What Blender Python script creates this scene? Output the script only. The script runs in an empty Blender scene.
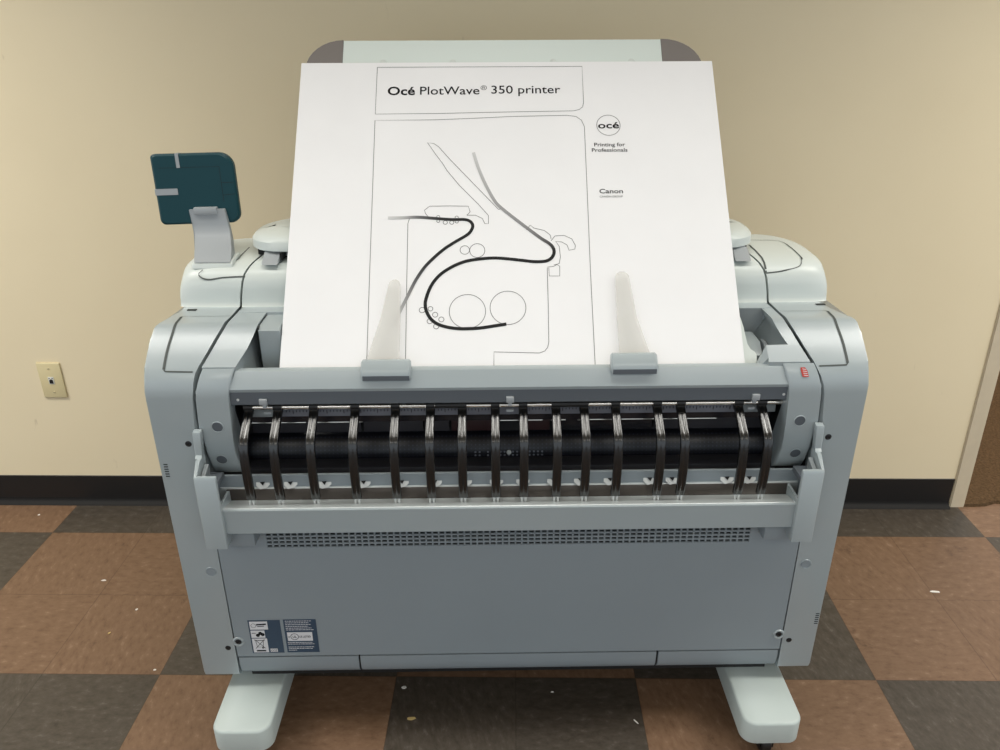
import bpy, bmesh, math, random
from mathutils import Vector, Matrix
random.seed(7)
COL = bpy.context.scene.collection
SC = bpy.context.scene
try:
    SC.view_settings.view_transform = 'Standard'
    SC.view_settings.look = 'None'
except Exception:
    pass
SC.view_settings.exposure = 0.0

# ------------------------------------------------------------------ materials
def srgb(r, g, b):
    def f(c):
        c /= 255.0
        return c / 12.92 if c <= 0.04045 else ((c + 0.055) / 1.055) ** 2.4
    return (f(r), f(g), f(b), 1.0)

def mat(name, col, rough=0.5, metal=0.0, spec=0.5, var=0.0, vscale=40.0, bump=0.0, bscale=300.0, coat=0.0):
    m = bpy.data.materials.new(name); m.use_nodes = True
    nt = m.node_tree; b = nt.nodes['Principled BSDF']
    b.inputs['Base Color'].default_value = col
    b.inputs['Roughness'].default_value = rough
    b.inputs['Metallic'].default_value = metal
    b.inputs['Specular IOR Level'].default_value = spec
    b.inputs['Coat Weight'].default_value = coat; b.inputs['Coat Roughness'].default_value = 0.22
    tc = nt.nodes.new('ShaderNodeTexCoord')
    if var > 0:
        n = nt.nodes.new('ShaderNodeTexNoise'); n.inputs['Scale'].default_value = vscale; n.inputs['Detail'].default_value = 5
        nt.links.new(tc.outputs['Object'], n.inputs['Vector'])
        r = nt.nodes.new('ShaderNodeValToRGB')
        lo = tuple(c * (1 - var) for c in col[:3]) + (1,); hi = tuple(min(1, c * (1 + var)) for c in col[:3]) + (1,)
        r.color_ramp.elements[0].position = 0.3; r.color_ramp.elements[0].color = lo
        r.color_ramp.elements[1].position = 0.7; r.color_ramp.elements[1].color = hi
        nt.links.new(n.outputs['Fac'], r.inputs['Fac']); nt.links.new(r.outputs['Color'], b.inputs['Base Color'])
    if bump > 0:
        n2 = nt.nodes.new('ShaderNodeTexNoise'); n2.inputs['Scale'].default_value = bscale
        nt.links.new(tc.outputs['Object'], n2.inputs['Vector'])
        bp = nt.nodes.new('ShaderNodeBump'); bp.inputs['Strength'].default_value = bump; bp.inputs['Distance'].default_value = 0.001
        nt.links.new(n2.outputs['Fac'], bp.inputs['Height']); nt.links.new(bp.outputs['Normal'], b.inputs['Normal'])
    return m

M = {}
M['body'] = mat('grey green plastic', (0.366, 0.417, 0.430, 1), 0.28, coat=0.6, bump=0.05, bscale=900, var=0.02, vscale=6)
M['front'] = mat('grey painted sheet metal', (0.270, 0.311, 0.334, 1), 0.5, bump=0.08, bscale=1200, var=0.02, vscale=5)
M['beam'] = mat('pale painted steel', (0.52, 0.56, 0.56, 1), 0.32, metal=0.3)
M['hood'] = mat('light grey plastic', (0.64, 0.69, 0.66, 1), 0.35, bump=0.05, bscale=900)
M['tray'] = mat('pale tray plastic', (0.66, 0.73, 0.69, 1), 0.5)
M['foot'] = mat('pale grey foot plastic', (0.46, 0.52, 0.50, 1), 0.45)
M['slate'] = mat('slate grey plastic', (0.115, 0.132, 0.150, 1), 0.5)
M['plug'] = mat('slate plug plastic', (0.10, 0.115, 0.13, 1), 0.5)
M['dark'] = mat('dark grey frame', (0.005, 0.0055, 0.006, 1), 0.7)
M['seam'] = mat('shadowed gap', (0.03, 0.035, 0.033, 1), 0.8)
M['groove'] = mat('groove grey', (0.07, 0.08, 0.075, 1), 0.7)
M['black'] = mat('black screw', (0.008, 0.008, 0.009, 1), 0.4)
M['finger'] = mat('black guide metal', (0.005, 0.005, 0.005, 1), 0.24, spec=0.9, coat=0.0)
M['rubber'] = mat('black collar', (0.01, 0.01, 0.01, 1), 0.45)
M['chrome'] = mat('chrome rod', (0.75, 0.72, 0.66, 1), 0.22, metal=1.0)
M['brownstrip'] = mat('dark satin strip', (0.10, 0.085, 0.075, 1), 0.3, metal=0.6)
M['white'] = mat('white plastic', (0.62, 0.64, 0.63, 1), 0.5)
M['label_white'] = mat('white label paper', (0.72, 0.72, 0.74, 1), 0.6)
M['navy'] = mat('navy label', srgb(52, 72, 92), 0.5)
M['red'] = mat('red label', srgb(190, 58, 46), 0.5)
M['teal'] = mat('teal plastic', (0.004, 0.048, 0.060, 1), 0.42, spec=0.3, bump=0.05, bscale=900)
M['arm'] = mat('grey arm plastic', (0.36, 0.385, 0.40, 1), 0.45)
M['cap'] = mat('tray cap grey', srgb(118, 112, 108), 0.55)
M['glass'] = mat('dark glass', (0.010, 0.010, 0.014, 1), 0.25, spec=0.6)
M['plate_grey'] = mat('dark grey plate', (0.028, 0.028, 0.034, 1), 0.45)
M['plate_reflection'] = mat('maroon reflection plate', (0.030, 0.010, 0.011, 1), 0.45)  # reddish reflections in the dark opening, painted in as plate colour
M['ruler'] = mat('ruler grey', (0.17, 0.18, 0.21, 1), 0.5)
M['paper'] = mat('white plotter paper', (0.84, 0.84, 0.845, 1), 0.75, spec=0.2, var=0.012, vscale=9, bump=0.12, bscale=14)
M['ink'] = mat('black ink', (0.010, 0.010, 0.011, 1), 0.8, spec=0.15)
M['ink_line'] = mat('thin grey ink', (0.17, 0.17, 0.17, 1), 0.6)
M['ivory'] = mat('ivory plastic', srgb(218, 204, 160), 0.4)
M['jack'] = mat('white jack', srgb(215, 215, 205), 0.4)
M['base'] = mat('black vinyl cove', (0.010, 0.009, 0.009, 1), 0.38)
M['base_toe'] = mat('cove toe grey', (0.010, 0.009, 0.0085, 1), 0.6, spec=0.2)
M['trim'] = mat('painted door frame', srgb(206, 193, 168), 0.45, var=0.03, vscale=30)
M['scrap_w'] = mat('white paper scrap', (0.75, 0.72, 0.66, 1), 0.8)
M['scrap_y'] = mat('yellow scrap', (0.55, 0.40, 0.16, 1), 0.8)
M['pocket'] = mat('pocket grey plastic', (0.26, 0.29, 0.30, 1), 0.5)

def ink_attr():
    m = bpy.data.materials.new('toner gradient'); m.use_nodes = True
    nt = m.node_tree; b = nt.nodes['Principled BSDF']
    a = nt.nodes.new('ShaderNodeAttribute'); a.attribute_name = 'ink'
    nt.links.new(a.outputs['Color'], b.inputs['Base Color']); b.inputs['Roughness'].default_value = 0.8; b.inputs['Specular IOR Level'].default_value = 0.15
    return m
M['toner'] = ink_attr()

def tongue_mat():
    m = bpy.data.materials.new('translucent plastic'); m.use_nodes = True
    nt = m.node_tree; nt.nodes.remove(nt.nodes['Principled BSDF'])
    out = nt.nodes['Material Output']
    tr = nt.nodes.new('ShaderNodeBsdfTransparent'); tr.inputs['Color'].default_value = (0.97, 0.965, 0.95, 1)
    df = nt.nodes.new('ShaderNodeBsdfPrincipled'); df.inputs['Base Color'].default_value = (0.78, 0.775, 0.75, 1); df.inputs['Roughness'].default_value = 0.4
    mx = nt.nodes.new('ShaderNodeMixShader'); mx.inputs['Fac'].default_value = 0.42
    nt.links.new(tr.outputs[0], mx.inputs[1]); nt.links.new(df.outputs[0], mx.inputs[2]); nt.links.new(mx.outputs[0], out.inputs['Surface'])
    return m
M['tongue'] = tongue_mat()

def drum_mat():
    m = bpy.data.materials.new('perforated drum'); m.use_nodes = True
    nt = m.node_tree; b = nt.nodes['Principled BSDF']; b.inputs['Roughness'].default_value = 0.35
    tc = nt.nodes.new('ShaderNodeTexCoord'); sp = nt.nodes.new('ShaderNodeSeparateXYZ'); nt.links.new(tc.outputs['Object'], sp.inputs[0])
    vals = []
    for ax, per in (('X', 0.0088), ('Z', 0.0075)):
        mu = nt.nodes.new('ShaderNodeMath'); mu.operation = 'MULTIPLY'; mu.inputs[1].default_value = 2 * math.pi / per
        nt.links.new(sp.outputs[ax], mu.inputs[0])
        c = nt.nodes.new('ShaderNodeMath'); c.operation = 'COSINE'; nt.links.new(mu.outputs[0], c.inputs[0]); vals.append(c)
    ad = nt.nodes.new('ShaderNodeMath'); ad.operation = 'ADD'; nt.links.new(vals[0].outputs[0], ad.inputs[0]); nt.links.new(vals[1].outputs[0], ad.inputs[1])
    r = nt.nodes.new('ShaderNodeValToRGB')
    r.color_ramp.elements[0].position = 0.9; r.color_ramp.elements[0].color = (0.0025, 0.003, 0.006, 1)
    r.color_ramp.elements[1].position = 1.0; r.color_ramp.elements[1].color = (0.016, 0.018, 0.03, 1)
    dv = nt.nodes.new('ShaderNodeMath'); dv.operation = 'MULTIPLY'; dv.inputs[1].default_value = 0.7
    nt.links.new(ad.outputs[0], dv.inputs[0]); nt.links.new(dv.outputs[0], r.inputs['Fac']); nt.links.new(r.outputs['Color'], b.inputs['Base Color'])
    return m
M['drum'] = drum_mat()

def wall_mat():
    m = bpy.data.materials.new('beige painted wall'); m.use_nodes = True
    nt = m.node_tree; b = nt.nodes['Principled BSDF']; b.inputs['Roughness'].default_value = 0.6; b.inputs['Specular IOR Level'].default_value = 0.25
    tc = nt.nodes.new('ShaderNodeTexCoord')
    n = nt.nodes.new('ShaderNodeTexNoise'); n.inputs['Scale'].default_value = 2.2; n.inputs['Detail'].default_value = 6
    nt.links.new(tc.outputs['Object'], n.inputs['Vector'])
    r = nt.nodes.new('ShaderNodeValToRGB'); r.color_ramp.elements[0].position = 0.3; r.color_ramp.elements[1].position = 0.75
    r.color_ramp.elements[0].color = (0.81, 0.70, 0.485, 1); r.color_ramp.elements[1].color = (0.845, 0.735, 0.515, 1)
    nt.links.new(n.outputs['Fac'], r.inputs['Fac'])
    # faint scuff marks
    mp = nt.nodes.new('ShaderNodeMapping'); mp.inputs['Rotation'].default_value = (0, 0.5, 0); mp.inputs['Scale'].default_value = (9, 9, 2.5)
    nt.links.new(tc.outputs['Object'], mp.inputs['Vector'])
    n2 = nt.nodes.new('ShaderNodeTexNoise'); n2.inputs['Scale'].default_value = 3.0; n2.inputs['Detail'].default_value = 8
    nt.links.new(mp.outputs[0], n2.inputs['Vector'])
    r2 = nt.nodes.new('ShaderNodeValToRGB'); r2.color_ramp.elements[0].position = 0.24; r2.color_ramp.elements[1].position = 0.30
    r2.color_ramp.elements[0].color = (0.82, 0.80, 0.78, 1); r2.color_ramp.elements[1].color = (1, 1, 1, 1)
    nt.links.new(n2.outputs['Fac'], r2.inputs['Fac'])
    mx = nt.nodes.new('ShaderNodeMix'); mx.data_type = 'RGBA'; mx.blend_type = 'MULTIPLY'; mx.inputs['Factor'].default_value = 1
    nt.links.new(r.outputs['Color'], mx.inputs['A']); nt.links.new(r2.outputs['Color'], mx.inputs['B']); nt.links.new(mx.outputs['Result'], b.inputs['Base Color'])
    n3 = nt.nodes.new('ShaderNodeTexNoise'); n3.inputs['Scale'].default_value = 160; nt.links.new(tc.outputs['Object'], n3.inputs['Vector'])
    bp = nt.nodes.new('ShaderNodeBump'); bp.inputs['Strength'].default_value = 0.08; bp.inputs['Distance'].default_value = 0.002
    nt.links.new(n3.outputs['Fac'], bp.inputs['Height']); nt.links.new(bp.outputs['Normal'], b.inputs['Normal'])
    return m
M['wall'] = wall_mat()

TX, TY, TILE = -0.8994, 0.1362, 0.3048
def floor_mat():
    m = bpy.data.materials.new('vinyl tile checker'); m.use_nodes = True
    nt = m.node_tree; b = nt.nodes['Principled BSDF']; L = nt.links.new
    tc = nt.nodes.new('ShaderNodeTexCoord')
    def math_(op, a, bb=None, val=None):
        n = nt.nodes.new('ShaderNodeMath'); n.operation = op
        L(a, n.inputs[0])
        if bb is not None: L(bb, n.inputs[1])
        if val is not None: n.inputs[1].default_value = val
        return n.outputs[0]
    mp = nt.nodes.new('ShaderNodeMapping'); mp.inputs['Location'].default_value = (-TX / TILE, -TY / TILE, 0); mp.inputs['Scale'].default_value = (1 / TILE, 1 / TILE, 1)
    L(tc.outputs['Object'], mp.inputs['Vector'])
    sp = nt.nodes.new('ShaderNodeSeparateXYZ'); L(mp.outputs[0], sp.inputs[0])
    fx = math_('FLOOR', math_('MULTIPLY', sp.outputs['X'], val=0.5)); fy = math_('FLOOR', math_('MULTIPLY', sp.outputs['Y'], val=0.5))
    odd = math_('FLOORED_MODULO', math_('ADD', fx, fy), val=2.0)
    # marbled chips: stretched noise, direction changes per tile
    tx = math_('FLOOR', sp.outputs['X']); ty = math_('FLOOR', sp.outputs['Y'])
    wn = nt.nodes.new('ShaderNodeTexWhiteNoise'); wn.noise_dimensions = '2D'
    cb = nt.nodes.new('ShaderNodeCombineXYZ'); L(tx, cb.inputs[0]); L(ty, cb.inputs[1]); L(cb.outputs[0], wn.inputs['Vector'])
    rot = nt.nodes.new('ShaderNodeVectorRotate'); rot.rotation_type = 'Z_AXIS'
    L(mp.outputs[0], rot.inputs['Vector']); L(math_('MULTIPLY', math_('FLOORED_MODULO', math_('ADD', tx, ty), val=2.0), val=1.3), rot.inputs['Angle'])
    st = nt.nodes.new('ShaderNodeMapping'); st.inputs['Scale'].default_value = (7, 13, 1); L(rot.outputs[0], st.inputs['Vector'])
    n1 = nt.nodes.new('ShaderNodeTexNoise'); n1.inputs['Scale'].default_value = 1.4; n1.inputs['Detail'].default_value = 7; n1.inputs['Roughness'].default_value = 0.7
    L(st.outputs[0], n1.inputs['Vector'])
    def ramp(fac, stops):
        r = nt.nodes.new('ShaderNodeValToRGB'); e = r.color_ramp.elements
        e[0].position, e[0].color = stops[0]; e[1].position, e[1].color = stops[-1]
        for p, c in stops[1:-1]:
            k = e.new(p); k.color = c
        L(fac, r.inputs['Fac']); return r.outputs['Color']
    br = ramp(n1.outputs['Fac'], [(0.30, (0.118, 0.066, 0.037, 1)), (0.46, (0.163, 0.095, 0.055, 1)), (0.58, (0.182, 0.108, 0.064, 1)), (0.72, (0.265, 0.175, 0.115, 1))])
    dk = ramp(n1.outputs['Fac'], [(0.30, (0.040, 0.032, 0.023, 1)), (0.46, (0.060, 0.048, 0.036, 1)), (0.58, (0.072, 0.059, 0.046, 1)), (0.72, (0.130, 0.112, 0.093, 1))])
    mx = nt.nodes.new('ShaderNodeMix'); mx.data_type = 'RGBA'; L(odd, mx.inputs['Factor']); L(dk, mx.inputs['A']); L(br, mx.inputs['B'])
    # per-tile brightness + grime
    hv = nt.nodes.new('ShaderNodeHueSaturation'); L(mx.outputs['Result'], hv.inputs['Color'])
    v = math_('ADD', math_('MULTIPLY', wn.outputs['Value'], val=0.12), val=0.94); L(v, hv.inputs['Value'])
    n2 = nt.nodes.new('ShaderNodeTexNoise'); n2.inputs['Scale'].default_value = 5; n2.inputs['Detail'].default_value = 9; n2.inputs['Roughness'].default_value = 0.75
    L(tc.outputs['Object'], n2.inputs['Vector'])
    gr = ramp(n2.outputs['Fac'], [(0.30, (0.50, 0.47, 0.45, 1)), (0.41, (1, 1, 1, 1)), (1.0, (1, 1, 1, 1))])
    m2 = nt.nodes.new('ShaderNodeMix'); m2.data_type = 'RGBA'; m2.blend_type = 'MULTIPLY'; m2.inputs['Factor'].default_value = 1
    L(hv.outputs['Color'], m2.inputs['A']); L(gr, m2.inputs['B'])
    # seams
    def edge(o):
        f = math_('FRACT', o); return math_('MINIMUM', f, math_('SUBTRACT', math_('ADD', math_('MULTIPLY', f, val=0), val=1.0), f))
    ed = math_('MINIMUM', edge(sp.outputs['X']), edge(sp.outputs['Y']))
    se = ramp(ed, [(0.0, (0.62, 0.60, 0.58, 1)), (0.006, (1, 1, 1, 1))])
    m3 = nt.nodes.new('ShaderNodeMix'); m3.data_type = 'RGBA'; m3.blend_type = 'MULTIPLY'; m3.inputs['Factor'].default_value = 1
    L(m2.outputs['Result'], m3.inputs['A']); L(se, m3.inputs['B'])
    L(m3.outputs['Result'], b.inputs['Base Color'])
    rr = nt.nodes.new('ShaderNodeMapRange'); rr.inputs['To Min'].default_value = 0.38; rr.inputs['To Max'].default_value = 0.6
    L(n2.outputs['Fac'], rr.inputs['Value']); L(rr.outputs[0], b.inputs['Roughness'])
    b.inputs['Specular IOR Level'].default_value = 0.35
    return m
M['floor'] = floor_mat()

def carpet_mat():
    m = bpy.data.materials.new('brown carpet'); m.use_nodes = True
    nt = m.node_tree; b = nt.nodes['Principled BSDF']; b.inputs['Roughness'].default_value = 0.95; b.inputs['Specular IOR Level'].default_value = 0.1
    tc = nt.nodes.new('ShaderNodeTexCoord'); n = nt.nodes.new('ShaderNodeTexNoise'); n.inputs['Scale'].default_value = 130; n.inputs['Detail'].default_value = 6
    nt.links.new(tc.outputs['Object'], n.inputs['Vector'])
    r = nt.nodes.new('ShaderNodeValToRGB'); r.color_ramp.elements[0].position = 0.35; r.color_ramp.elements[1].position = 0.7
    r.color_ramp.elements[0].color = (0.065, 0.040, 0.020, 1); r.color_ramp.elements[1].color = (0.12, 0.074, 0.040, 1)
    nt.links.new(n.outputs['Fac'], r.inputs['Fac']); nt.links.new(r.outputs['Color'], b.inputs['Base Color'])
    bp = nt.nodes.new('ShaderNodeBump'); bp.inputs['Strength'].default_value = 0.8; bp.inputs['Distance'].default_value = 0.006
    nt.links.new(n.outputs['Fac'], bp.inputs['Height']); nt.links.new(bp.outputs['Normal'], b.inputs['Normal'])
    return m
M['carpet'] = carpet_mat()

# ------------------------------------------------------------------ mesh helpers
def obj(name, bm, m, parent=None, smooth=35, label=None, kind=None):
    bmesh.ops.recalc_face_normals(bm, faces=bm.faces)
    me = bpy.data.meshes.new(name); bm.to_mesh(me); bm.free()
    if smooth:
        for p in me.polygons: p.use_smooth = True
        me.set_sharp_from_angle(angle=math.radians(smooth))
    for mm in (m if isinstance(m, (list, tuple)) else [m]): me.materials.append(mm)
    o = bpy.data.objects.new(name, me); COL.objects.link(o)
    if parent: o.parent = parent
    if label: o['label'] = label
    if kind: o['kind'] = kind
    return o

def B(): return bmesh.new()

def box(bm, x0, x1, y0, y1, z0, z1, bev=0.0, seg=2, mi=0):
    vs = [bm.verts.new(v) for v in ((x0,y0,z0),(x1,y0,z0),(x1,y1,z0),(x0,y1,z0),(x0,y0,z1),(x1,y0,z1),(x1,y1,z1),(x0,y1,z1))]
    fs = [bm.faces.new([vs[i] for i in f]) for f in ((0,3,2,1),(4,5,6,7),(0,1,5,4),(1,2,6,5),(2,3,7,6),(3,0,4,7))]
    for f in fs: f.material_index = mi
    if bev > 0:
        es = list({e for f in fs for e in f.edges})
        bmesh.ops.bevel(bm, geom=es, offset=bev, segments=seg, profile=0.5, affect='EDGES')
    return bm

def prism(bm, prof, xa, xb, bev_a=0, bev_b=0, seg=3):
    """YZ profile [(y,z)] swept along X; xa / xb may be numbers or one value per profile point."""
    n = len(prof)
    A = xa if isinstance(xa, (list, tuple)) else [xa] * n
    Bx = xb if isinstance(xb, (list, tuple)) else [xb] * n
    va = [bm.verts.new((A[i], prof[i][0], prof[i][1])) for i in range(n)]
    vb = [bm.verts.new((Bx[i], prof[i][0], prof[i][1])) for i in range(n)]
    fa = bm.faces.new(va); fb = bm.faces.new(vb[::-1])
    for i in range(n):
        j = (i + 1) % n
        bm.faces.new([va[j], va[i], vb[i], vb[j]])
    if bev_a > 0: bmesh.ops.bevel(bm, geom=list(fa.edges), offset=bev_a, segments=seg, profile=0.5, affect='EDGES', clamp_overlap=True)
    if bev_b > 0: bmesh.ops.bevel(bm, geom=list(fb.edges), offset=bev_b, segments=seg, profile=0.5, affect='EDGES', clamp_overlap=True)
    return bm

def loft(bm, rings, cap=True, closed=True):
    R = [[bm.verts.new(p) for p in ring] for ring in rings]
    n = len(R[0])
    for a, b in zip(R[:-1], R[1:]):
        for i in range(n if closed else n - 1):
            j = (i + 1) % n
            bm.faces.new([a[i], a[j], b[j], b[i]])
    if cap and closed:
        bm.faces.new(R[0][::-1]); bm.faces.new(R[-1])
    return bm

def cyl(bm, p0, p1, r0, r1=None, n=20):
    p0, p1 = Vector(p0), Vector(p1); r1 = r0 if r1 is None else r1
    d = (p1 - p0).normalized(); a = d.orthogonal().normalized(); b = d.cross(a)
    rings = []
    for p, r in ((p0, r0), (p1, r1)):
        rings.append([p + (a * math.cos(2*math.pi*i/n) + b * math.sin(2*math.pi*i/n)) * r for i in range(n)])
    return loft(bm, rings)

def lathe(bm, c, axis, prof, n=28):
    """prof [(radius, height along axis)] open profile, capped."""
    c = Vector(c); d = Vector(axis).normalized(); a = d.orthogonal().normalized(); b = d.cross(a)
    rings = [[c + d * h + (a * math.cos(2*math.pi*i/n) + b * math.sin(2*math.pi*i/n)) * r for i in range(n)] for r, h in prof]
    return loft(bm, rings)

def smooth_path(pts, k=6):
    """Catmull-Rom through points of any dimension."""
    P = [tuple(p) for p in pts]; out = []
    for i in range(len(P) - 1):
        p0 = P[max(i-1, 0)]; p1 = P[i]; p2 = P[i+1]; p3 = P[min(i+2, len(P)-1)]
        for s in range(k):
            t = s / k
            out.append(tuple(0.5*((2*b)+(-a+c)*t+(2*a-5*b+4*c-d)*t*t+(-a+3*b-3*c+d)*t**3) for a, b, c, d in zip(p0, p1, p2, p3)))
    out.append(P[-1]); return out

class Plane:
    def __init__(s, o, u, v): s.o, s.u, s.v = Vector(o), Vector(u).normalized(), Vector(v).normalized(); s.n = s.u.cross(s.v)
    def at(s, u, v, h=0.0): return s.o + s.u * u + s.v * v + s.n * h

def ribbon(bm, pl, pts, w, h=0.0004, closed=False, inks=None):
    """flat stroke of width w along (u,v) points lying on a plane"""
    if len(pts) < 2: return
    n = len(pts); Ls, Rs = [], []
    if inks is not None: lay = bm.verts.layers.float_color.get('ink') or bm.verts.layers.float_color.new('ink')
    for i in range(n):
        a = pts[i-1] if (i > 0 or closed) else pts[i]; b = pts[(i+1) % n] if (i < n-1 or closed) else pts[i]
        if closed and i == 0: a = pts[n-1]
        dx, dy = b[0]-a[0], b[1]-a[1]; l = math.hypot(dx, dy) or 1e-9
        nx, ny = -dy/l*w/2, dx/l*w/2
        Ls.append(bm.verts.new(pl.at(pts[i][0]+nx, pts[i][1]+ny, h))); Rs.append(bm.verts.new(pl.at(pts[i][0]-nx, pts[i][1]-ny, h)))
    if inks is not None:
        for i in range(n):
            for v in (Ls[i], Rs[i]): v[lay] = (inks[i], inks[i], inks[i], 1)
    for i in range(n if closed else n-1):
        j = (i+1) % n
        bm.faces.new([Rs[i], Rs[j], Ls[j], Ls[i]])

def patch(bm, pl, u0, u1, v0, v1, h=0.0004):
    bm.faces.new([bm.verts.new(pl.at(u, v, h)) for u, v in ((u0,v0),(u1,v0),(u1,v1),(u0,v1))])

def disc_line(bm, pl, cu, cv, r, w, h=0.0004, n=40):
    ribbon(bm, pl, [(cu + r*math.cos(2*math.pi*i/n), cv + r*math.sin(2*math.pi*i/n)) for i in range(n)], w, h, closed=True)

def text(bm, pl, s, u0, u1, v, cap_h, bold=0.0, h=0.0004):
    """lettering fitted between u0 and u1 on baseline v with the given capital height"""
    cu = bpy.data.curves.new('lettering', 'FONT'); cu.body = s; cu.size = 1.0; cu.offset = bold; cu.resolution_u = 3
    o = bpy.data.objects.new('lettering', cu); COL.objects.link(o)
    dg = bpy.context.evaluated_depsgraph_get(); dg.update()
    me = bpy.data.meshes.new_from_object(o.evaluated_get(dg))
    bpy.data.objects.remove(o); bpy.data.curves.remove(cu)
    xs = [p.co.x for p in me.vertices]
    x0, x1 = min(xs), max(xs); sx = (u1-u0)/(x1-x0); sy = cap_h / 0.73
    base = len(bm.verts); tmp = [bm.verts.new(pl.at(u0 + (p.co.x-x0)*sx, v + p.co.y*sy, h)) for p in me.vertices]
    for f in me.polygons:
        try: bm.faces.new([tmp[i] for i in f.vertices])
        except ValueError: pass
    bpy.data.meshes.remove(me)

def rrect(x0, x1, y0, y1, radii, n=6):
    """rounded rectangle outline, radii = (x0y0, x1y0, x1y1, x0y1)"""
    out = []
    for (cx, cy, r, a0) in ((x0, y0, radii[0], 180), (x1, y0, radii[1], 270), (x1, y1, radii[2], 0), (x0, y1, radii[3], 90)):
        ox = cx + r if cx == x0 else cx - r; oy = cy + r if cy == y0 else cy - r
        for i in range(n+1):
            a = math.radians(a0 + 90*i/n); out.append((ox + r*math.cos(a), oy + r*math.sin(a)))
    return out

def thing(name, label, cat, loc=(0,0,0), rotz=0, group=None):
    o = bpy.data.objects.new(name, None); COL.objects.link(o)
    o.location = loc; o.rotation_euler = (0,0,rotz); o['label'] = label; o['category'] = cat
    o.empty_display_size = 0.1
    if group: o['group'] = group
    return o

def tag(o, label, cat, group=None):
    o['label'] = label; o['category'] = cat
    if group: o['group'] = group
    return o

# ------------------------------------------------------------------ room
WY = 0.925
floor = obj('floor', box(B(), -4.5, 4.5, -4.5, WY+0.5, -0.05, 0.0), M['floor'], smooth=0, kind='structure')
obj('ceiling', box(B(), -4.5, 4.5, -4.5, WY, 2.75, 2.80), M['trim'], smooth=0, kind='structure')
b = B(); box(b, -4.5, 1.512, WY, WY+0.12, 0, 2.75)
obj('wall_back', b, M['wall'], smooth=0, kind='structure')
b = B(); box(b, 2.56, 4.5, WY, WY+0.12, 0, 2.75); box(b, 1.512, 2.56, WY, WY+0.12, 2.10, 2.75)
obj('wall_back_right', b, M['wall'], smooth=0, kind='structure')
# cove base: tall strip with a flared toe
b = B(); prism(b, [(WY-0.0005,0.110),(WY-0.003,0.1085),(WY-0.0035,0.022),(WY-0.0005,0.022)], -4.5, 1.508)
base = obj('baseboard_back', b, M['base'], smooth=0, kind='structure')
b = B(); prism(b, smooth_path([(WY-0.0035,0.022),(WY-0.006,0.013),(WY-0.013,0.006),(WY-0.022,0.0005)],4)+[(WY-0.0005,0.0005),(WY-0.0005,0.022)], -4.5, 1.508)
obj('trim_cove_toe', b, M['base_toe'], kind='structure')
# door frame, leaning very slightly out of plumb as in the room
b = B()
ring0 = [(1.512,WY-0.007,0.0),(1.562,WY-0.007,0.0),(1.562,WY+0.135,0.0),(1.512,WY+0.135,0.0)]
ring1 = [(1.476,WY-0.007,2.10),(1.526,WY-0.007,2.10),(1.526,WY+0.135,2.10),(1.476,WY+0.135,2.10)]
loft(b, [ring0, ring1])
bmesh.ops.bevel(b, geom=[e for e in b.edges if abs(e.verts[0].co.z-e.verts[1].co.z) > 1], offset=0.003, segments=2, affect='EDGES')
obj('trim_door_left', b, M['trim'], kind='structure')
b = B(); box(b, 2.50, 2.56, WY-0.007, WY+0.135, 0, 2.10, 0.003)
obj('trim_door_right', b, M['trim'], kind='structure')
b = B(); box(b, 1.526, 2.50, WY-0.007, WY+0.135, 2.05, 2.10, 0.003)
obj('trim_door_head', b, M['trim'], kind='structure')
# carpet of the next room with its ragged cut edge at the threshold
b = B(); n = 60; xs = [1.40 + 2.4*i/n for i in range(n+1)]
front = [(x, WY + 0.004 + random.uniform(-0.006,0.010) + 0.012*math.sin(x*23)) for x in xs]
loft(b, [[(x, y, 0.0) for x, y in front], [(x, y+0.004, 0.010) for x, y in front], [(x, y+0.03, 0.014) for x, y in front], [(x, 4.4, 0.014) for x, y in front]], cap=False, closed=False)
obj('floor_next_room', b, M['carpet'], kind='structure')
b = B(); box(b, 0.9, 4.5, 4.4, 4.5, 0, 2.75)
obj('wall_next_room', b, M['wall'], smooth=0, kind='structure')
b = B(); box(b, 1.3, 1.4, WY+0.12, 4.4, 0, 2.75)
obj('wall_next_room_left', b, M['wall'], smooth=0, kind='structure')

# network wall plate
WPX, WPZ = -1.4935, 0.472
plate = B(); box(plate, -0.0385, 0.0385, -0.006, 0.0, -0.0625, 0.0625, 0.0035, 3)
wp = obj('wall_plate', plate, M['ivory'])
wp.location = (WPX, WY, WPZ); tag(wp, 'ivory network wall plate with one white jack above the baseboard', 'wall outlet')
b = B(); box(b, -0.0095, 0.0095, -0.0075, -0.004, -0.013, 0.013, 0.001)
jk = obj('jack', b, M['jack'], wp, label='small white network jack')
b = B(); box(b, -0.006, 0.006, -0.0082, -0.007, -0.010, 0.002); box(b, -0.003, 0.003, -0.0082, -0.007, 0.002, 0.0045); box(b, -0.0065,-0.0035,-0.0082,-0.007,0.007,0.0095); box(b, 0.0035,0.0065,-0.0082,-0.007,0.007,0.0095)
obj('socket', b, M['black'], jk)
for z in (0.042, -0.042):
    b = B(); lathe(b, (0,-0.0055,z), (0,-1,0), [(0.0035,0),(0.0035,0.0012),(0.002,0.0018)], 14); box(b, -0.003, 0.003, -0.0076,-0.0072, z-0.0005, z+0.0005, mi=1)
    obj('screw', b, [M['ivory'], M['seam']], wp)

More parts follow.
